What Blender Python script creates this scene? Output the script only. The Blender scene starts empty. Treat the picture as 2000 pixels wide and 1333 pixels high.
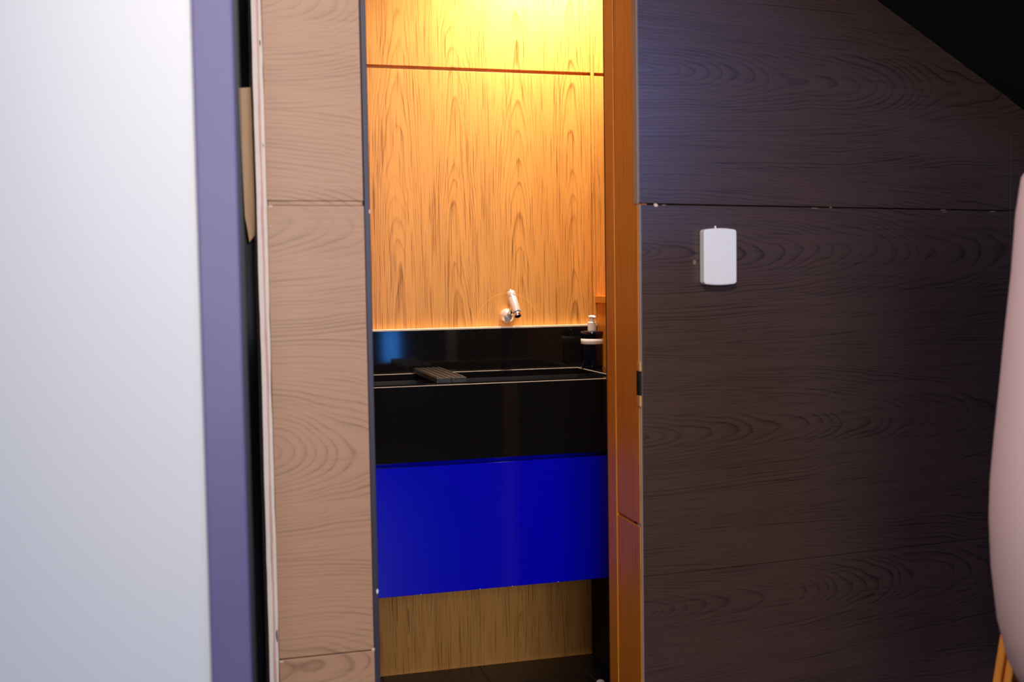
import bpy, bmesh, math, random
from mathutils import Vector, Matrix
random.seed(7)
C = bpy.context.scene.collection
S = bpy.context.scene

# ------------------------------------------------------------------ camera
PITCH, ROLL, YAW = math.radians(3.21), math.radians(-0.86), math.radians(15.13)
EYE = 1.2
fw = Vector((math.sin(YAW) * math.cos(PITCH), math.cos(YAW) * math.cos(PITCH), -math.sin(PITCH)))
rt = Vector((math.cos(YAW), -math.sin(YAW), 0))
up = rt.cross(fw)
r2 = rt * math.cos(ROLL) + up * math.sin(ROLL)
u2 = -rt * math.sin(ROLL) + up * math.cos(ROLL)
cam = bpy.data.cameras.new('camera')
cam.sensor_width = 36
cam.lens = 2130 / 2000 * 36
cam.dof.use_dof = True
cam.dof.focus_distance = 2.95
cam.dof.aperture_fstop = 2.6
cam.clip_start = .02
camo = bpy.data.objects.new('camera', cam)
C.objects.link(camo)
camo.matrix_world = Matrix(((r2.x, u2.x, -fw.x, 0), (r2.y, u2.y, -fw.y, 0), (r2.z, u2.z, -fw.z, EYE), (0, 0, 0, 1)))
S.camera = camo

# ------------------------------------------------------------------ world, lights, exposure
S.view_settings.view_transform = 'Standard'
S.view_settings.look = 'None'
S.view_settings.gamma = 1
S.view_settings.use_curve_mapping = False
S.view_settings.exposure = 0.0
w = bpy.data.worlds.new('world')
S.world = w
w.use_nodes = True
w.node_tree.nodes['Background'].inputs[0].default_value = (.66, .62, .64, 1)
w.node_tree.nodes['Background'].inputs[1].default_value = .014


def area(name, loc, target, sx, sy, power, col):
    l = bpy.data.lights.new(name, 'AREA')
    l.shape = 'RECTANGLE'
    l.size, l.size_y, l.energy, l.color = sx, sy, power, col
    o = bpy.data.objects.new(name, l)
    C.objects.link(o)
    o.location = loc
    d = Vector(target) - Vector(loc)
    o.rotation_euler = d.to_track_quat('-Z', 'Y').to_euler()
    return o


# hall daylight from a window behind and to the left of the camera, hall ceiling lamp, blue advertising lights
area('hall_window_light', (.15, -2.4, 1.55), (.2, 2.2, .9), 1.6, 1.4, 74, (.87, .91, 1.0))
sp = bpy.data.lights.new('hall_ceiling_spot', 'SPOT')
sp.energy, sp.color, sp.spot_size, sp.spot_blend, sp.shadow_soft_size = 162, (1.0, .88, .78), math.radians(60), 1.0, .16
spo = bpy.data.objects.new('hall_ceiling_spot', sp)
C.objects.link(spo)
spo.location = (.10, .1, 2.75)
spo.rotation_euler = (Vector((.55, 2.2, 1.1)) - spo.location).to_track_quat('-Z', 'Y').to_euler()
sp2 = bpy.data.lights.new('added_stool_fill', 'SPOT')  # unseen fill lamp added to brighten the stool
sp2.energy, sp2.color, sp2.spot_size, sp2.spot_blend, sp2.shadow_soft_size = 125, (1.0, .90, .86), math.radians(36), .8, .08
spo2 = bpy.data.objects.new('added_stool_fill', sp2)
C.objects.link(spo2)
spo2.location = (-.2, 1.2, 2.45)
spo2.rotation_euler = (Vector((1.45, 1.42, .75)) - spo2.location).to_track_quat('-Z', 'Y').to_euler()
area('blue_sign_light', (3.0, -1.5, 2.2), (.9, 2.2, 1.5), .3, .85, 24, (.22, .36, 1.0))
area('blue_strip_light', (1.23, -1.5, .73), (.56, 3.2, .95), .12, .24, 1.2, (.05, .3, 1.0))


# ------------------------------------------------------------------ material helpers
class NB:
    def __init__(s, name):
        s.m = bpy.data.materials.new(name)
        s.m.use_nodes = True
        s.t = s.m.node_tree
        s.b = s.t.nodes['Principled BSDF']

    def n(s, ty, **k):
        x = s.t.nodes.new(ty)
        for a, v in k.items():
            setattr(x, a, v)
        return x

    def put(s, sock, v):
        if isinstance(v, (int, float)):
            sock.default_value = v
        elif isinstance(v, tuple):
            sock.default_value = v if len(v) == len(sock.default_value) else (*v, 1)
        else:
            s.t.links.new(v, sock)

    def math(s, op, a, b=None, c=None):
        x = s.n('ShaderNodeMath', operation=op)
        for i, v in enumerate((a, b, c)):
            if v is not None:
                s.put(x.inputs[i], v)
        return x.outputs[0]

    def xyz(s):
        tc = s.n('ShaderNodeTexCoord')
        sp = s.n('ShaderNodeSeparateXYZ')
        s.t.links.new(tc.outputs['Object'], sp.inputs[0])
        return sp.outputs

    def vec(s, x, y, z=0.0):
        c = s.n('ShaderNodeCombineXYZ')
        for i, v in enumerate((x, y, z)):
            s.put(c.inputs[i], v)
        return c.outputs[0]

    def noise(s, v, scale=1.0, detail=2.0, rough=.5):
        x = s.n('ShaderNodeTexNoise')
        s.put(x.inputs['Vector'], v)
        x.inputs['Scale'].default_value = scale
        x.inputs['Detail'].default_value = detail
        x.inputs['Roughness'].default_value = rough
        return x.outputs[0]

    def mix(s, f, a, b, blend='MIX'):
        x = s.n('ShaderNodeMix', data_type='RGBA', blend_type=blend)
        s.put(x.inputs[0], f)
        s.put(x.inputs[6], a)
        s.put(x.inputs[7], b)
        return x.outputs[2]

    def ramp(s, f, pts):
        x = s.n('ShaderNodeValToRGB')
        e = x.color_ramp.elements
        while len(e) < len(pts):
            e.new(.5)
        for i, (p, v) in enumerate(pts):
            e[i].position = p
            e[i].color = (v, v, v, 1) if isinstance(v, (int, float)) else (*v, 1)
        s.put(x.inputs[0], f)
        return x.outputs[0]

    def bump(s, h, strength=.1, dist=.001):
        x = s.n('ShaderNodeBump')
        x.inputs['Strength'].default_value = strength
        x.inputs['Distance'].default_value = dist
        s.put(x.inputs['Height'], h)
        s.t.links.new(x.outputs[0], s.b.inputs['Normal'])

    def set(s, **k):
        for a, v in k.items():
            s.put(s.b.inputs[a.replace('_', ' ')], v)
        return s


def plain(name, col, rough=.5, metal=0., var=.06, scale=30, **k):
    m = NB(name)
    x = m.xyz()
    nz = m.noise(m.vec(x[0], x[1], x[2]), scale, 4)
    lo = tuple(c * (1 - var) for c in col)
    hi = tuple(min(1, c * (1 + var)) for c in col)
    m.set(Base_Color=m.mix(nz, lo, hi), Roughness=rough, Metallic=metal, **k)
    return m.m


def wood(name, base, dark, across, along, c0, period, k, d0, freq, s=1.2, contrast=1.0, rough=.4, spec=.5,
         seed=0., fiber=.5, poreamt=.5, flip=1, mark=None, warp=.03, cover=.0):
    """plain-sawn veneer: rings of a tilted log cut by the board face"""
    m = NB(name)
    x = m.xyz()
    c, g = x[across], x[along]
    n1 = m.noise(m.vec(m.math('MULTIPLY', c, 3.), m.math('MULTIPLY', g, .9), seed), 1.6, 2)
    n2 = m.noise(m.vec(m.math('MULTIPLY', c, 30.), m.math('MULTIPLY', g, 7.), seed + 5), 1.5, 3)
    cw = m.math('ADD', m.math('ADD', c, m.math('MULTIPLY', m.math('SUBTRACT', n1, .5), warp)),
                m.math('MULTIPLY', m.math('SUBTRACT', n2, .5), warp * .12))
    ct = m.math('WRAP', m.math('SUBTRACT', cw, c0), period / 2, -period / 2)
    n3 = m.noise(m.vec(m.math('MULTIPLY', c, .9 / period), m.math('MULTIPLY', g, 2.6), seed + 9), 1.3, 2)
    d = m.math('ADD', m.math('MULTIPLY_ADD', g, k * flip, d0), m.math('MULTIPLY', m.math('SUBTRACT', n3, .5), k * .4))
    sx = m.math('MULTIPLY', ct, s)
    r = m.math('SQRT', m.math('ADD', m.math('MULTIPLY', sx, sx), m.math('MULTIPLY', d, d)))
    ring = m.math('MULTIPLY_ADD', r, freq, m.math('MULTIPLY', n2, .2))
    # uneven ring widths
    jit = m.noise(m.vec(m.math('MULTIPLY', r, freq * .35), seed, 0.), 1., 2)
    ring = m.math('MULTIPLY_ADD', jit, 2.4, ring)
    fr = m.math('FRACT', ring)
    line = m.ramp(fr, [(0., .45), (.05, .05), (.45, .0), (.78, .3), (.93, 1.), (1., .45)])
    amp = m.noise(m.vec(m.math('MULTIPLY', c, 26.), m.math('MULTIPLY', g, 2.), seed + 2), 1.2, 3)
    amp = m.math('MULTIPLY', m.ramp(amp, [(.34, .12), (.66, 1.)]), contrast)
    fib = m.noise(m.vec(m.math('MULTIPLY', c, 420.), m.math('MULTIPLY', g, 6.), seed), 1., 4, .65)
    fibr = m.ramp(fib, [(.3, 0.), (.7, 1.)])
    po = m.noise(m.vec(m.math('MULTIPLY', c, 380.), m.math('MULTIPLY', g, 6.), seed + 3), 1., 2)
    por = m.ramp(po, [(.57, 0.), (.66, 1.)])
    tone = m.noise(m.vec(m.math('MULTIPLY', c, 5.), m.math('MULTIPLY', g, .8), seed + 4), 2., 3)
    f = m.math('ADD', m.math('MULTIPLY', line, amp), m.math('MULTIPLY', m.math('SUBTRACT', fibr, .5), fiber * .5))
    f = m.math('ADD', f, m.math('MULTIPLY', por, poreamt))
    f = m.math('ADD', f, m.math('MULTIPLY', m.math('SUBTRACT', tone, .5), .45))
    fx = m.n('ShaderNodeClamp')
    m.put(fx.inputs[0], f)
    col = m.mix(fx.outputs[0], base, dark)
    if mark:                                       # worn arc scratched by the swinging tap
        mx, mz, R, wd = mark
        dx, dz = m.math('SUBTRACT', x[0], mx), m.math('SUBTRACT', x[2], mz)
        rr = m.math('SQRT', m.math('ADD', m.math('MULTIPLY', dx, dx), m.math('MULTIPLY', dz, dz)))
        a = m.math('ABSOLUTE', m.math('SUBTRACT', rr, R))
        a = m.math('SUBTRACT', 1., m.math('MULTIPLY', a, 1 / wd))
        a = m.math('MAXIMUM', a, 0.)
        a = m.math('MULTIPLY', a, m.math('GREATER_THAN', dz, -.035))
        col = m.mix(m.math('MULTIPLY', a, .55), col, tuple(min(1, v * 1.3) for v in base))
    m.set(Base_Color=col, Roughness=m.math('MULTIPLY_ADD', fib, .16, rough - .08), Specular_IOR_Level=spec)
    m.bump(m.math('ADD', m.math('MULTIPLY', fib, .6), m.math('MULTIPLY', line, -.5)), .22, .0006)
    return m.m


# ------------------------------------------------------------------ mesh helpers
def box(bm, x0, x1, y0, y1, z0, z1):
    v = [bm.verts.new(p) for p in ((x0, y0, z0), (x1, y0, z0), (x1, y1, z0), (x0, y1, z0),
                                   (x0, y0, z1), (x1, y0, z1), (x1, y1, z1), (x0, y1, z1))]
    for f in ((3, 2, 1, 0), (4, 5, 6, 7), (0, 1, 5, 4), (1, 2, 6, 5), (2, 3, 7, 6), (3, 0, 4, 7)):
        bm.faces.new([v[i] for i in f])


def prism(bm, poly, y0, y1):
    """polygon in x,z extruded along y"""
    a = [bm.verts.new((x, y0, z)) for x, z in poly]
    b = [bm.verts.new((x, y1, z)) for x, z in poly]
    bm.faces.new(a)
    bm.faces.new(b[::-1])
    n = len(poly)
    for i in range(n):
        bm.faces.new((a[i], b[i], b[(i + 1) % n], a[(i + 1) % n]))


def lathe(bm, prof, seg=32, M=None, cap=True):
    rings = []
    for r, z in prof:
        ring = []
        for i in range(seg):
            a = 2 * math.pi * i / seg
            p = Vector((r * math.cos(a), r * math.sin(a), z))
            ring.append(bm.verts.new(M @ p if M else p))
        rings.append(ring)
    for A, B in zip(rings, rings[1:]):
        for i in range(seg):
            j = (i + 1) % seg
            bm.faces.new((A[i], A[j], B[j], B[i]))
    if cap:
        bm.faces.new(rings[0][::-1])
        bm.faces.new(rings[-1])


def rounded(bm, w_, h, d, r, seg=6, bow=0.):
    """rounded slab: x width, z height, front at -y; bow bulges the short ends"""
    pts = []
    for cx, cz, a0 in ((w_ / 2 - r, h / 2 - r, 0), (-w_ / 2 + r, h / 2 - r, 90), (-w_ / 2 + r, -h / 2 + r, 180), (w_ / 2 - r, -h / 2 + r, 270)):
        for i in range(seg + 1):
            a = math.radians(a0 + 90 * i / seg)
            pts.append((cx + r * math.cos(a), cz + r * math.sin(a)))
        if a0 in (0, 180):
            sg = 1 if a0 == 0 else -1
            for i in range(1, 8):
                t = i / 8
                pts.append((sg * (w_ / 2 - r) * (1 - 2 * t), sg * (h / 2)))
    out = []
    for x, z in pts:
        f = 1 - (2 * x / w_) ** 2
        out.append((x, z + (bow * f if z > 0 else -bow * f) * (abs(z) > h / 2 - r * .6)))
    prism(bm, out, -d, 0)


def obj(name, bm, mat, parent=None, bevel=0., smooth=False, seg=2, loc=None):
    bmesh.ops.recalc_face_normals(bm, faces=bm.faces)
    me = bpy.data.meshes.new(name)
    bm.to_mesh(me)
    bm.free()
    o = bpy.data.objects.new(name, me)
    C.objects.link(o)
    if mat:
        me.materials.append(mat)
    if parent:
        o.parent = parent
    if loc:
        o.location = loc
    if smooth:
        for p in me.polygons:
            p.use_smooth = True
    if bevel:
        b = o.modifiers.new('bevel', 'BEVEL')
        b.width, b.segments, b.limit_method = bevel, seg, 'ANGLE'
        b.harden_normals = False
        if mat and mat.name == 'black_granite':
            me.materials.append(M['granite_edge'])
            b.material = 1
            b.limit_method = 'WEIGHT'
            zt = max(v.co.z for v in me.vertices)
            at = me.attributes.new('bevel_weight_edge', 'FLOAT', 'EDGE')
            for e in me.edges:
                at.data[e.index].value = 1. if all(me.vertices[i].co.z > zt - 1e-5 for i in e.vertices) else 0.
    return o


def bx(name, d, mat, parent=None, bevel=0., **k):
    bm = bmesh.new()
    box(bm, *d)
    return obj(name, bm, mat, parent, bevel, **k)


def empty(name, label, cat, loc=(0, 0, 0), rz=0, kind=None, group=None):
    o = bpy.data.objects.new(name, None)
    C.objects.link(o)
    o.location = loc
    o.rotation_euler.z = rz
    o.empty_display_size = .05
    return tag(o, label, cat, kind, group)


def tag(o, label, cat, kind=None, group=None):
    o['label'] = label
    o['category'] = cat
    if kind:
        o['kind'] = kind
    if group:
        o['group'] = group
    return o


# ------------------------------------------------------------------ materials
M = {}
M['teak'] = wood('teak_veneer', (.82, .37, .085), (.24, .07, .009), 0, 2, .53, .185, .125, .0, 74, 3.1, .75, .42, .35,
                 seed=1.3, fiber=.45, poreamt=.6, mark=(.866, 1.062, .098, .0024), warp=.06)
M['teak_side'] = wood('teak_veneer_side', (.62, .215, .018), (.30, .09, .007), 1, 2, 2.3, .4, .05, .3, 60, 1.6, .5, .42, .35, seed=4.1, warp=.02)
M['veneer'] = wood('glare_veneer', (.53, .29, .165), (.25, .125, .068), 2, 0, .865, .445, .42, .03, 60, 1.9, .85, .42, .5,  # dark panelling wood lightened, window glare put into the colour
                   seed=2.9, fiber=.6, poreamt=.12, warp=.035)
M['dark'] = wood('dark_stained_veneer', (.078, .044, .036), (.018, .0095, .008), 2, 0, .86, .393, .19, .04, 100, 1.7, .85, .29, .5,
                 seed=6.6, fiber=.8, poreamt=.3, warp=.05)
M['ply_cream'] = plain('plywood_cream', (.86, .74, .66), .6, scale=60, var=.08)
M['ply_pink'] = plain('plywood_pink', (.68, .40, .34), .6, scale=60, var=.15)
M['strike'] = plain('bare_orange_wood', (.62, .32, .11), .6)
M['dull'] = plain('dull_brown_wood', (.22, .13, .08), .7)
M['notch'] = plain('dark_red_core', (.07, .02, .015), .8)
M['edge_band'] = plain('grey_edge_band', (.36, .27, .23), .5)
M['chip'] = plain('bare_wood_chip', (.75, .58, .45), .7)
M['edge_trim'] = plain('dark_metal_trim', (.045, .038, .06), .4, .2)
M['frame'] = plain('grey_violet_frame', (.15, .132, .29), .42, 0., scale=9, var=.1)
M['gasket'] = plain('black_rubber', (.012, .01, .014), .5)
M['blackgloss'] = plain('black_lacquer', (.004, .004, .006), .12, Specular_IOR_Level=.04)
M['black'] = plain('black_paint', (.004, .004, .005), .35)
M['blackmatt'] = plain('black_matt', (.005, .0045, .005), .8)
M['blue'] = plain('blue_lacquer', (.0005, .001, .62), .13, 0, .03, 3)
M['cream'] = plain('cream_sealant', (.85, .72, .55), .5)
M['white'] = plain('white_plastic', (.93, .90, .92), .35, 0, .01)
M['pump'] = plain('white_pump_plastic', (.90, .87, .84), .3, 0, .02)
M['chrome'] = plain('chrome', (.95, .93, .95), .20, 1.0, .01)
M['whitened'] = plain('whitened_chrome', (.93, .91, .94), .28, .6, .01)  # diffuse white mixed in, standing for bright hall reflections in the chrome
M['bottle'] = plain('dark_bottle', (.004, .004, .014), .12)
M['plaster'] = plain('plaster', (.55, .42, .30), .8)
M['fabric'] = plain('mauve_upholstery', (.60, .435, .46), .8, 0, .05, 260)
M['orange'] = wood('orange_beech', (.92, .36, .06), (.68, .22, .03), 0, 2, 0., .3, .03, .3, 50, 1.2, .4, .4, .4, seed=8.)
M['reflection_strip'] = wood('pale_reflection_wood', (.62, .39, .21), (.30, .17, .08), 0, 2, 0., .2, .04, .3, 70, 1.2, .5, .4, .4, seed=3.)
M['grout'] = plain('grey_grout', (.055, .05, .048), .8)
M['tile'] = plain('black_tile', (.010, .008, .008), .35, 0, .2, 40)
M['hallfloor'] = plain('dark_hall_floor', (.05, .04, .035), .4)


def granite():
    m = NB('black_granite')
    x = m.xyz()
    v = m.vec(x[0], x[1], x[2])
    n = m.noise(v, 420, 3, .7)
    sp = m.ramp(n, [(.62, 0.), (.72, 1.)])
    m.set(Base_Color=m.mix(sp, (.0055, .005, .005), (.05, .042, .036)), Roughness=.06, Specular_IOR_Level=.35)
    return m.m


def rough_granite():
    m = NB('worn_granite')
    x = m.xyz()
    n = m.noise(m.vec(x[0], x[1], x[2]), 160, 4, .7)
    sp = m.ramp(n, [(.5, (.010, .008, .008)), (.66, (.06, .045, .04)), (.8, (.3, .25, .22))])
    m.set(Base_Color=sp, Roughness=.45)
    m.bump(n, .6, .002)
    return m.m


def frosted():
    m = NB('frosted_glass')
    x = m.xyz()
    n = m.noise(m.vec(x[0], x[1], x[2]), 3, 2)
    m.set(Base_Color=m.mix(n, (.89, .90, .94), (.92, .925, .95)), Roughness=.55, Transmission_Weight=.12)
    return m.m


M['granite_edge'] = plain('granite_edge_highlight', (.34, .28, .24), .35, 0, .5, 300)  # pale colour paints the lamp highlight along the stone edges
M['granite'], M['granite_rough'], M['frosted'] = granite(), rough_granite(), frosted()
M['basin'] = plain('honed_black_stone', (.008, .007, .007), .5, 0, .3, 200)

# ------------------------------------------------------------------ setting
YB = 3.25            # lavatory back wall
# floor
fl = tag(bx('floor', (-2.2, 4.2, -2.4, 3.6, -.06, -.004), M['grout']), 'dark floor running under the hall and the lavatory', 'floor', 'structure')
tp = bmesh.new()
box(tp, -.1505, .1505, -.1485, .1485, -.004, 0)
first = None
for i in range(-1, 5):
    for j in range(-2, 2):
        cx, cy = .6045 + .305 * (i - 2), 2.9265 + .30 * j
        if cx > 1.3 or cy > 3.35:
            continue
        if first is None:
            first = obj('tile', tp, M['tile'], fl, .0012, seg=1)
            o = first
        else:
            o = first.copy()
            C.objects.link(o)
        o.location = (cx, cy, 0)
bx('hall_slab', (-2.2, 4.2, -2.4, 2.17, -.004, 0), M['hallfloor'], fl)

# back wall with teak panels and a shadow groove
wb = empty('wall_back', 'warm orange teak panelled back wall of the lavatory', 'wall', (0, 0, 0), kind='structure')
bx('backing', (-.1, 1.45, YB + .012, YB + .1, 0, 2.4), M['teak_side'], wb)
bx('wood_panel', (-.1, 1.1440, YB, YB + .012, 1.841, 2.4), M['teak'], wb, .0008)
bx('wood_panel', (-.1, 1.1436, YB, YB + .012, 0, 1.831), M['teak'], wb, .0008)
bx('joint_strip', (1.1455, 1.1555, YB - .001, YB + .012, 0, 2.4), M['teak'], wb, .0008)
bx('wood_panel', (1.1565, 1.45, YB, YB + .012, 1.8405, 2.4), M['teak'], wb, .0008)
bx('wood_panel', (1.1565, 1.45, YB, YB + .012, 0, 1.8305), M['teak'], wb, .0008)

# right side: low boxed ledge, upper side wall
wr = empty('wall_right', 'low teak boxed ledge and side wall right of the basin', 'wall', (0, 0, 0), kind='structure')
bx('ledge_front', (1.157, 1.45, 2.38, YB, 0, 1.124), M['teak_side'], wr, .001)
bx('ledge_cap', (1.152, 1.45, 2.38, YB, 1.124, 1.146), M['teak_side'], wr, .0015)
bx('side_wall', (1.40, 1.45, 2.38, YB, 1.146, 2.4), M['teak_side'], wr)
wl = tag(bx('wall_left', (-.1, -.02, 2.42, YB, 0, 2.4), M['teak_side']), 'teak side wall closing the lavatory on the left', 'wall', 'structure')
ce = tag(bx('ceiling', (-.1, 1.5, 2.2, 3.35, 2.4, 2.46), M['plaster']), 'lavatory ceiling above the teak wall', 'ceiling', 'structure')

# left pier of the doorway: veneer panels, raw plywood edge, dark edge strip
wf = empty('wall_front_left', 'narrow veneer pier left of the doorway with painted-in glare and bare plywood edge', 'wall', (0, 0, 0), kind='structure')
YF = 2.2
bx('core', (.101, .286, YF + .012, 2.42, 0, 2.4), M['teak_side'], wf)
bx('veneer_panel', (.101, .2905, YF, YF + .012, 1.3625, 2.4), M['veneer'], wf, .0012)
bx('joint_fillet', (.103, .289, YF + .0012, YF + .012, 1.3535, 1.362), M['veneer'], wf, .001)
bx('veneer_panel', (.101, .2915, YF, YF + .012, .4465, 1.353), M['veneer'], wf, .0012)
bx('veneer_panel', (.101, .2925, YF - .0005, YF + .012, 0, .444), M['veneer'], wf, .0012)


def strip(name, x0, x1, y0, mat, seed, jag, parent, z0=0., z1=2.4, n=70):
    """vertical strip with slightly broken long edges"""
    rnd = random.Random(seed)
    bm = bmesh.new()
    L, Rr = [], []
    a = b = 0.
    for i in range(n + 1):
        z = z0 + (z1 - z0) * i / n
        a = a * .75 + rnd.uniform(-1, 1) * jag
        b = b * .75 + rnd.uniform(-1, 1) * jag
        L.append((x0 + a, z))
        Rr.append((x1 + b, z))
    for i in range(n):
        q = [L[i], Rr[i], Rr[i + 1], L[i + 1]]
        fa = [bm.verts.new((x, y0, z)) for x, z in q]
        fb = [bm.verts.new((x, y0 + .20, z)) for x, z in q]
        bm.faces.new(fa)
        bm.faces.new((fa[0], fb[0], fb[3], fa[3]))
        bm.faces.new((fa[1], fa[2], fb[2], fb[1]))
    bmesh.ops.remove_doubles(bm, verts=bm.verts, dist=1e-6)
    return obj(name, bm, mat, parent)


pb = strip('plywood_layer', .0815, .0905, YF + .003, M['ply_cream'], 3, .0005, wf)
strip('plywood_layer', .0905, .0955, YF + .0065, M['ply_pink'], 4, .0004, wf)
strip('plywood_layer', .0948, .1005, YF + .002, M['ply_cream'], 5, .0007, wf)
bx('edge_strip', (.2925, .3045, YF + .006, 2.30, 0, 2.4), M['edge_trim'], wf, .0015)


def chip(x, y, z, sx, sz, parent, seed, mat='chip', th=.0014):
    rnd = random.Random(seed)
    bm = bmesh.new()
    poly = []
    for i in range(7):
        a = 2 * math.pi * i / 7
        k = rnd.uniform(.6, 1.)
        poly.append((sx * k * math.cos(a), sz * k * math.sin(a)))
    prism(bm, poly, 0, th)
    return obj('chip', bm, M[mat], parent, loc=(x, y, z))


chip(.108, YF - .001, 1.351, .006, .003, wf, 1)
chip(.2895, YF - .001, .447, .004, .004, wf, 2)
chip(.106, YF - .001, .441, .006, .003, wf, 3)
chip(.303, YF + .0045, 1.342, .0025, .006, wf, 4)
chip(.302, YF + .0045, .565, .0025, .006, wf, 5, 'white')
chip(.1075, YF - .001, 1.312, .0022, .002, wf, 6)

chip(.0975, YF + .0008, .494, .0022, .017, wf, 8, 'notch')
chip(.0965, YF + .0012, 1.668, .0016, .008, wf, 9, 'notch')
chip(.0975, YF + .0012, 1.47, .001, .004, wf, 10, 'notch')
# dark gap behind the glass door
wg = tag(bx('wall_gap', (-1.3, .1005, 2.42, 2.5, 0, 2.4), M['blackgloss']), 'glossy black panel in the narrow gap beside the plywood edge', 'wall', 'structure')
bt = bmesh.new()
prism(bt, [(.056, 1.604), (.088, 1.607), (.088, 1.36), (.082, 1.30), (.070, 1.285), (.062, 1.34)], 2.34, 2.42)
bto = obj('wood_reflection', bt, M['reflection_strip'], None, .002)  # solid strip added in place of a reflection in the black panel
tag(bto, 'short pale wooden strip standing for a reflection in the dark gap behind the glass door frame', 'reflection_strip')

# right front wall (turned a few degrees), local x along the wall, local y into the wall
DR = math.radians(6.18)
wq = empty('wall_front_right', 'dark brown stained wood panelling under the stairs right of the doorway', 'wall', (.88, 2.2, 0), DR, kind='structure')


def slope(u):        # underside of the stairs along the wall
    return 1.839 - .514 * (u - .626)


JX = 1.041
bm = bmesh.new()
prism(bm, [(0.002, 1.3605), (JX, 1.3545), (JX, slope(JX) + .05), (.56, slope(.56) + .05), (.0, slope(0) + .05)], 0, .014)
obj('wood_panel', bm, M['dark'], wq, .0012)
bm = bmesh.new()
prism(bm, [(0.006, .5455), (JX, .5335), (JX, 1.3525), (.006, 1.3575)], .0005, .014)
obj('wood_panel', bm, M['dark'], wq, .0012)
bm = bmesh.new()
prism(bm, [(0.006, 0), (JX, 0), (JX, .5325), (.006, .5447)], .0005, .014)
obj('wood_panel', bm, M['dark'], wq, .0006)
bm = bmesh.new()
prism(bm, [(JX + .003, 0), (1.9, 0), (1.9, slope(1.9)), (JX + .003, slope(JX) + .05)], .002, .014)
obj('wood_panel', bm, M['dark'], wq, .0012)
bx('backing', (.01, 1.9, .014, .05, 0, 1.15), M['blackmatt'], wq)
bx('backing', (.01, 1.1, .014, .05, 1.15, 1.6), M['blackmatt'], wq)
bx('edge_band', (.0028, .0055, .0012, .02, 0, 1.3575), M['edge_band'], wq)
bx('edge_band', (-.0006, .0016, .0012, .02, 1.36, 2.1), M['edge_band'], wq)
for i, (u, z, sx, sz) in enumerate(((.042, 1.3565, .006, .0045), (.062, 1.357, .008, .0015), (.455, 1.354, .014, .002), (.50, 1.356, .004, .002),
                                    (.83, 1.353, .012, .002), (.835, 1.348, .01, .0014), (.985, 1.351, .014, .002), (.137, 1.232, .006, .006))):
    chip(u, -.001, z, sx, sz, wq, 20 + i, 'chip' if i < 1 else 'dull')

# inner lining of the doorway (faces the opening)
jl = empty('trim_1', 'orange teak lining on the right side of the doorway with a shadow groove', 'door lining', (.88, 2.2, 0), kind='structure')
bx('lining_board', (.0, .022, .006, .144, .662, 1.99), M['teak_side'], jl, .0008)
bx('lining_board', (.0, .022, .006, .144, 1.99, 2.4), M['teak_side'], jl, .0008)
bx('lining_board', (.0, .022, .006, .144, 0, .655), M['teak_side'], jl, .0008)
bx('lining_back', (.006, .022, .006, .144, .65, .667), M['teak_side'], jl)
bx('lining_stop', (-.002, .022, .1445, .20, 0, 2.4), M['teak_side'], jl, .002)
bx('reflection_blocker', (-.0015, .03, .2005, .206, 0, 2.4), M['blackmatt'], jl)  # unseen black strip added to keep the lit stop out of granite reflections
bx('lining_return', (.022, .6, .16, .20, 0, 2.4), M['blackmatt'], jl)
bx('strike_recess', (-.001, .004, -.001, .016, .945, .998), M['black'], jl)
chip2 = bx('strike_chip', (-.0012, .004, -.002, .014, .998, 1.018), M['strike'], jl, .001)
bx('strike_chip', (-.0012, .004, -.002, .014,   .921, .945), M['strike'], jl, .001)

# frosted glass door near the camera
dg = empty('door_1', 'white frosted glass door with grey violet metal frame, out of focus at left', 'glass door', (-.45, 1.6, 0), kind='structure')
o_ = .45


def dpart(name, x0, x1, y0, y1, z0, z1, mat, bev=.003):
    return bx(name, (x0 + o_, x1 + o_, y0 - 1.6, y1 - 1.6, z0, z1), mat, dg, bev)


dpart('stile', -.0225, .0345, 1.60, 1.645, 0, 2.3, M['frame'])
dpart('gasket', .0345, .041, 1.607, 1.645, 0, 2.3, M['gasket'], .001)
dpart('glass_pane', -.86, -.0215, 1.612, 1.624, .1, 2.22, M['frosted'], .001)
dpart('stile', -.92, -.858, 1.60, 1.645, 0, 2.3, M['frame'])
dpart('rail', -.858, -.0225, 1.60, 1.645, 0, .1, M['frame'])
dpart('rail', -.858, -.0225, 1.60, 1.645, 2.22, 2.3, M['frame'])

# ------------------------------------------------------------------ stairs above the panelling
st = empty('staircase', 'black sloping stair stringer at the top right over the dark panels', 'staircase', (.88, 2.2, 0), DR)
bm = bmesh.new()
T = .24
prism(bm, [(-.15, slope(-.15)), (1.9, slope(1.9)), (1.9, slope(1.9) + T), (-.15, slope(-.15) + T)], .016, .06)
obj('soffit_board', bm, M['black'], st, .003)
bm = bmesh.new()
prism(bm, [(.3, slope(.3) + .018), (1.9, slope(1.9) + .018), (1.9, slope(1.9) + .3), (.3, slope(.3) + .3)], -.52, -.48)
obj('stringer', bm, M['black'], st, .004)
bm = bmesh.new()
prism(bm, [(.3, slope(.3) + .002), (1.9, slope(1.9) + .002), (1.9, slope(1.9) + .022), (.3, slope(.3) + .022)], -.515, .016)
obj('soffit', bm, M['blackmatt'], st, .003)
for i in range(6):
    u = .42 + i * .24
    z = slope(u) + .14
    bx('tread', (u - .13, u + .13, -.475, .9, z, z + .03), M['blackmatt'], st, .003)
    bx('riser', (u + .11, u + .13, -.475, .9, z - .10, z), M['blackmatt'], st)

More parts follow.
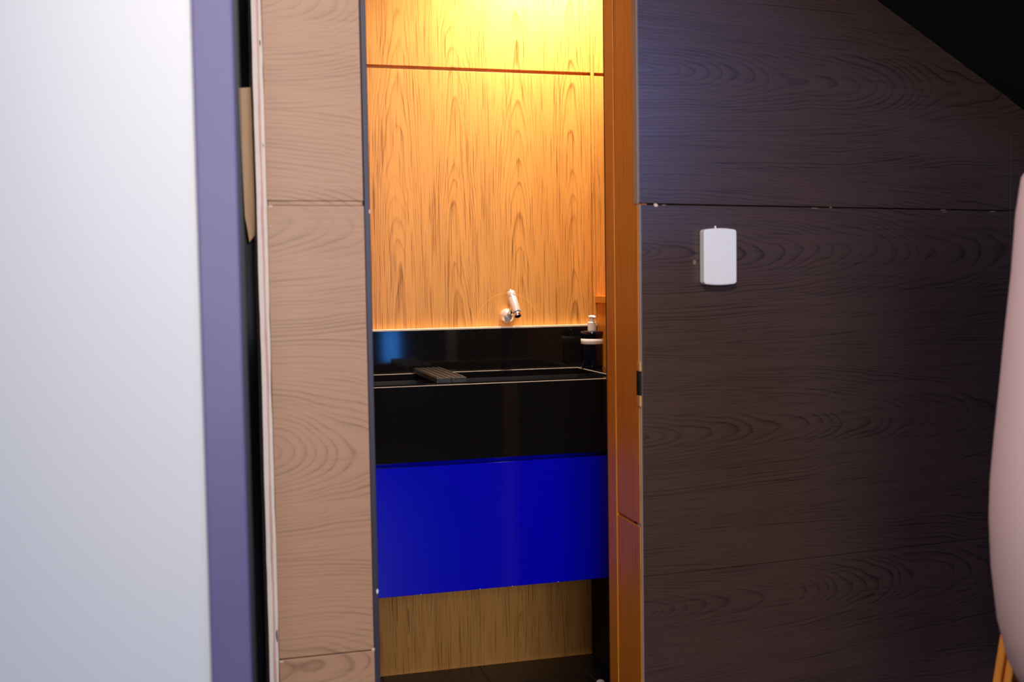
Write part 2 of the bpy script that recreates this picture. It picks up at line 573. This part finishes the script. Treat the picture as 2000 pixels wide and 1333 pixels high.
# ------------------------------------------------------------------ stone basin counter
X0, X1 = -.018, 1.15
YC, ZC = 2.795, .928
YS = YB - .021
sc = empty('sink_counter', 'black granite basin counter with deep apron and backsplash below the tap', 'sink', ((X0 + X1) / 2, YC, .72))
sc_o = Vector(((X0 + X1) / 2, YC, .72))


def cpart(name, d, mat, bev=.0017, par=None):
    par = par or sc
    d = (d[0] - sc_o.x, d[1] - sc_o.x, d[2] - sc_o.y, d[3] - sc_o.y, d[4] - sc_o.z, d[5] - sc_o.z)
    return bx(name, d, mat, par, bev)


cpart('apron', (X0, X1, YC, YC + .05, .728, ZC), M['granite'])
cpart('rear_ledge', (X0, X1, 3.185, YS, ZC - .02, ZC), M['granite'])
cpart('end_ledge', (1.068, X1, YC + .0505, 3.1845, ZC - .02, ZC), M['granite'])
cpart('end_ledge', (X0, .05, YC + .0505, 3.1845, ZC - .02, ZC), M['granite'])
cpart('basin_wall', (X0, X1, 3.185, 3.2, .80, ZC - .0205), M['basin'])
cpart('basin_wall', (1.068, 1.083, YC + .0505, 3.1845, .80, ZC - .0205), M['basin'])
cpart('basin_wall', (.035, .05, YC + .0505, 3.1845, .80, ZC - .0205), M['basin'])
cpart('basin_floor', (.0505, 1.0675, YC + .0505, 3.1845, .785, .80), M['basin'])
bs = cpart('backsplash', (X0, X1, YS, YB - .001, ZC + .0005, 1.054), M['granite'])
cpart('sealant', (X0, X1, YS + .001, YB - .0008, 1.054, 1.0575), M['cream'], .0008, sc)

# loose slab bridging the basin
sb = empty('stone_bridge', 'small rough black stone slab lying across the basin rim', 'stone slab', (.6, 3.0, ZC))
for k in range(2):
    bx('slab', (-.042 + k * .041, -.0015 + k * .041, -.165, .19, .0005, .0145), M['granite_rough'], sb, .0012)
for k in range(5):
    bx('rib', (-.039 + k * .0165, -.030 + k * .0165, -.15, .18, .0145, .0165), M['granite_rough'], sb, .0008)

# blue vanity cabinet under the counter
vc = empty('vanity_cabinet', 'glossy blue hanging cabinet below the black granite counter', 'cabinet', (.55, YC + .02, .372))
bx('body', (-.575, .572, .0405, .43, .005, .355), M['blue'], vc, .001)
bx('top_rail', (-.575, .572, .032, .040, .33, .3555), M['blue'], vc, .0005)
bx('door', (-.575, .572, -.006, .0125, 0, .341), M['blue'], vc, .0012)
for i, u in enumerate((-.05, .11, .20, .33)):
    bm = bmesh.new()
    prism(bm, [(-.0015, 0), (.002, -.0003), (.001, .001), (-.0008, .0012)], -.0009, .0009)
    obj('chip', bm, M['white'], vc, loc=(u, -.006, .0005))

# black stone end panel under the counter
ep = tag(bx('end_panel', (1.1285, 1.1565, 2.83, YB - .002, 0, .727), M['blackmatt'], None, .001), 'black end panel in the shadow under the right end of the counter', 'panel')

# ------------------------------------------------------------------ wall tap
tpz = empty('wall_tap', 'chrome wall-mounted push tap above the black backsplash', 'tap', (.862, YB, 1.09))
bm = bmesh.new()
R90 = Matrix.Rotation(math.radians(90), 4, 'X')
lathe(bm, [(.0215, 0), (.0222, .004), (.0218, .009), (.0205, .019), (.0165, .027), (.0105, .032), (.0085, .034)], 40, R90)
obj('flange', bm, M['whitened'], tpz, smooth=True)


def along(p, q):
    p, q = Vector(p), Vector(q)
    z = (q - p).normalized()
    return Matrix.Translation(p) @ z.to_track_quat('Z', 'Y').to_matrix().to_4x4(), (q - p).length


A, Bq = Vector((.008, -.105, .001)), Vector((-.002, -.062, .074))
Mt, L = along((0, -.02, .0), A.lerp(Bq, .38))
bm = bmesh.new()
lathe(bm, [(.0085, 0), (.0085, L)], 24, Mt)
obj('spout_arm', bm, M['chrome'], tpz, smooth=True)
Mt, L = along(A, Bq)
bm = bmesh.new()
lathe(bm, [(.0105, .0135), (.0128, .0145), (.0130, .017), (.0130, L * .745), (.0122, L * .75)], 36, Mt)
obj('body', bm, M['whitened'], tpz, smooth=True, bevel=.0004)
bm = bmesh.new()
lathe(bm, [(.0088, -.001), (.0105, 0), (.0105, .0135)], 32, Mt)
ae = obj('aerator', bm, M['chrome'], tpz, smooth=True)
bm = bmesh.new()
lathe(bm, [(.0086, -.0016), (.0086, -.0008)], 24, Mt)
obj('outlet', bm, M['black'], ae)
bm = bmesh.new()
lathe(bm, [(.0124, L * .76), (.013, L * .77), (.0128, L * .97), (.0110, L)], 36, Mt)
kb = obj('push_knob', bm, M['whitened'], tpz, smooth=True)
bm = bmesh.new()
lathe(bm, [(.0062, L), (.0056, L + .006), (.003, L + .0085)], 20, Mt)
obj('knob_tip', bm, M['chrome'], kb, smooth=True)

# ------------------------------------------------------------------ soap dispenser
sd = empty('soap_dispenser', 'black soap bottle with a white band and white pump on the counter', 'soap dispenser', (1.100, 3.135, ZC))
bm = bmesh.new()
lathe(bm, [(.030, .0006), (.0325, .003), (.0335, .012), (.0335, .098), (.0345, .099), (.0345, .111), (.033, .1125), (.014, .1135)], 48)
obj('bottle', bm, M['bottle'], sd, smooth=True)
bm = bmesh.new()
lathe(bm, [(.0336, .0745), (.0342, .075), (.0342, .0900), (.0336, .0905)], 48, cap=False)
obj('label_band', bm, M['pump'], sd, smooth=True)
bm = bmesh.new()
lathe(bm, [(.0128, .1136), (.0132, .1145), (.0132, .139), (.0115, .1415)], 8, Matrix.Rotation(.3, 4, 'Z'))
pc = obj('pump_collar', bm, M['pump'], sd, .0008)
bm = bmesh.new()
lathe(bm, [(.0060, .1415), (.0072, .145), (.0072, .149), (.0062, .151)], 20)
obj('pump_neck', bm, M['pump'], sd, smooth=True)
bm = bmesh.new()
lathe(bm, [(.0062, .151), (.0100, .154), (.0105, .157), (.0085, .160), (.003, .161)], 24)
hd = obj('pump_head', bm, M['pump'], sd, smooth=True)
Mt, L = along((0, 0, .1565), (.004, -.02, .1545))
bm = bmesh.new()
lathe(bm, [(.0042, 0), (.0036, L)], 14, Mt)
obj('nozzle', bm, M['pump'], hd, smooth=True)

# ------------------------------------------------------------------ white wall unit
ws = empty('wall_box', 'white rounded plastic box fixed on the dark wood panel', 'wall box', (0, 0, 0), DR)
ws.location = Vector((.88, 2.2, 0)) + Matrix.Rotation(DR, 3, 'Z') @ Vector((.1925, .0, 1.244))
bm = bmesh.new()
rounded(bm, .0835, .119, .020, .006, bow=.0032)
obj('cover', bm, M['white'], ws, .003, seg=3)
bm = bmesh.new()
rounded(bm, .0815, .117, .003, .005, bow=.0032)
bk = obj('back_plate', bm, M['pump'], ws)
bm = bmesh.new()
lathe(bm, [(.0022, 0), (.0022, .006), (.0012, .008)], 12, Matrix.Translation((-.005, -.006, .0605)))
obj('tab', bm, M['pump'], ws)

# ------------------------------------------------------------------ small white stop on the lavatory floor
bm = bmesh.new()
lathe(bm, [(.012, 0), (.0135, .004), (.012, .012), (.007, .016), (.002, .0172)], 24)
ds = obj('door_stop', bm, M['white'], None, smooth=True, loc=(1.062, 2.985, 0))
tag(ds, 'tiny white rounded stop on the black floor beside the teak lining', 'door stop')

# ------------------------------------------------------------------ upholstered stool at the right edge
bs_ = empty('bar_stool', 'mauve upholstered tub stool with splayed orange wooden legs at the right edge', 'stool', (1.487, 1.447, 0), math.radians(134))
prof = [(.10, .44), (.165, .452), (.198, .485), (.220, .532), (.236, .60), (.2465, .69), (.2505, .775), (.249, .84), (.243, .92), (.236, 1.0), (.228, 1.10), (.219, 1.20), (.213, 1.30), (.205, 1.36)]


def shell(bm, prof, a0, a1, n, th):
    """tub with an open front, thickness th, rounded lip"""
    cols = []
    for i in range(n + 1):
        a = a0 + (a1 - a0) * i / n
        t = abs(2 * i / n - 1)
        drop = max(0., (t - .62) / .38) ** 1.6        # arms fall towards the front
        col = []
        zt = prof[-1][1]
        top = zt - drop * .42
        pts = []
        for r, z in prof:
            zz = .44 + (z - .44) * (top - .44) / (zt - .44)
            pts.append((r, zz))
        inner = [(max(.01, r - th), z + (.03 if k < 3 else 0)) for k, (r, z) in enumerate(pts)]
        lip = [(pts[-1][0] - th * .25, pts[-1][1] + th * .38), (pts[-1][0] - th * .75, pts[-1][1] + th * .38)]
        full = pts + lip + inner[::-1]
        for r, z in full:
            col.append(bm.verts.new((r * math.cos(a), r * math.sin(a), z)))
        cols.append(col)
    m_ = len(cols[0])
    for A_, B_ in zip(cols, cols[1:]):
        for k in range(m_):
            j = (k + 1) % m_
            bm.faces.new((A_[k], B_[k], B_[j], A_[j]))
    bm.faces.new(cols[0])
    bm.faces.new(cols[-1][::-1])


bm = bmesh.new()
shell(bm, prof, math.radians(-40 - 10), math.radians(220 + 10), 56, .05)
sh = obj('tub_back', bm, M['fabric'], bs_, smooth=True)
bm = bmesh.new()
lathe(bm, [(.05, .50), (.18, .52), (.2, .575), (.2, .635), (.186, .66), (.12, .668), (.02, .668)], 40)
obj('seat_cushion', bm, M['fabric'], bs_, smooth=True)
bm = bmesh.new()
lathe(bm, [(.04, .395), (.15, .398), (.16, .42), (.12, .44)], 32)
obj('seat_base', bm, M['orange'], bs_, smooth=True)


def leg(az, sp):
    bm = bmesh.new()
    e = Vector((math.cos(az), math.sin(az), 0))
    t = Vector((-e.y, e.x, 0))
    for off in (-.0105, .0095):
        q = []
        for z, rr, hw, hd_ in ((0, .322, .012, .0078), (.62, .229, .014, .0078)):
            c_ = e * (rr + off) + Vector((0, 0, z))
            q.append([bm.verts.new(c_ + t * sx * hw + e * sy * hd_) for sx, sy in ((-1, -1), (1, -1), (1, 1), (-1, 1))])
        bm.faces.new(q[0][::-1])
        bm.faces.new(q[1])
        for k in range(4):
            j = (k + 1) % 4
            bm.faces.new((q[0][k], q[0][j], q[1][j], q[1][k]))
    obj('leg', bm, M['orange'], bs_, .003)


for az in (-24, 66, 156, 246):
    leg(math.radians(az), 0)

# ------------------------------------------------------------------ lavatory downlight
dl = empty('ceiling_downlight', 'recessed warm downlight in the lavatory ceiling near the teak wall', 'downlight', (1.0, 3.08, 2.4))
bm = bmesh.new()
lathe(bm, [(.034, -.004), (.048, -.004), (.050, 0), (.034, .0)], 32, cap=False)
obj('trim_ring', bm, M['chrome'], dl, smooth=True)
lt = bpy.data.lights.new('downlight_lamp', 'SPOT')
lt.energy, lt.color, lt.spot_size, lt.spot_blend, lt.shadow_soft_size = 140, (1.0, .87, .64), math.radians(150), .9, .03
lo = bpy.data.objects.new('downlight_lamp', lt)
C.objects.link(lo)
lo.parent = dl
lo.location = (0, 0, -.02)
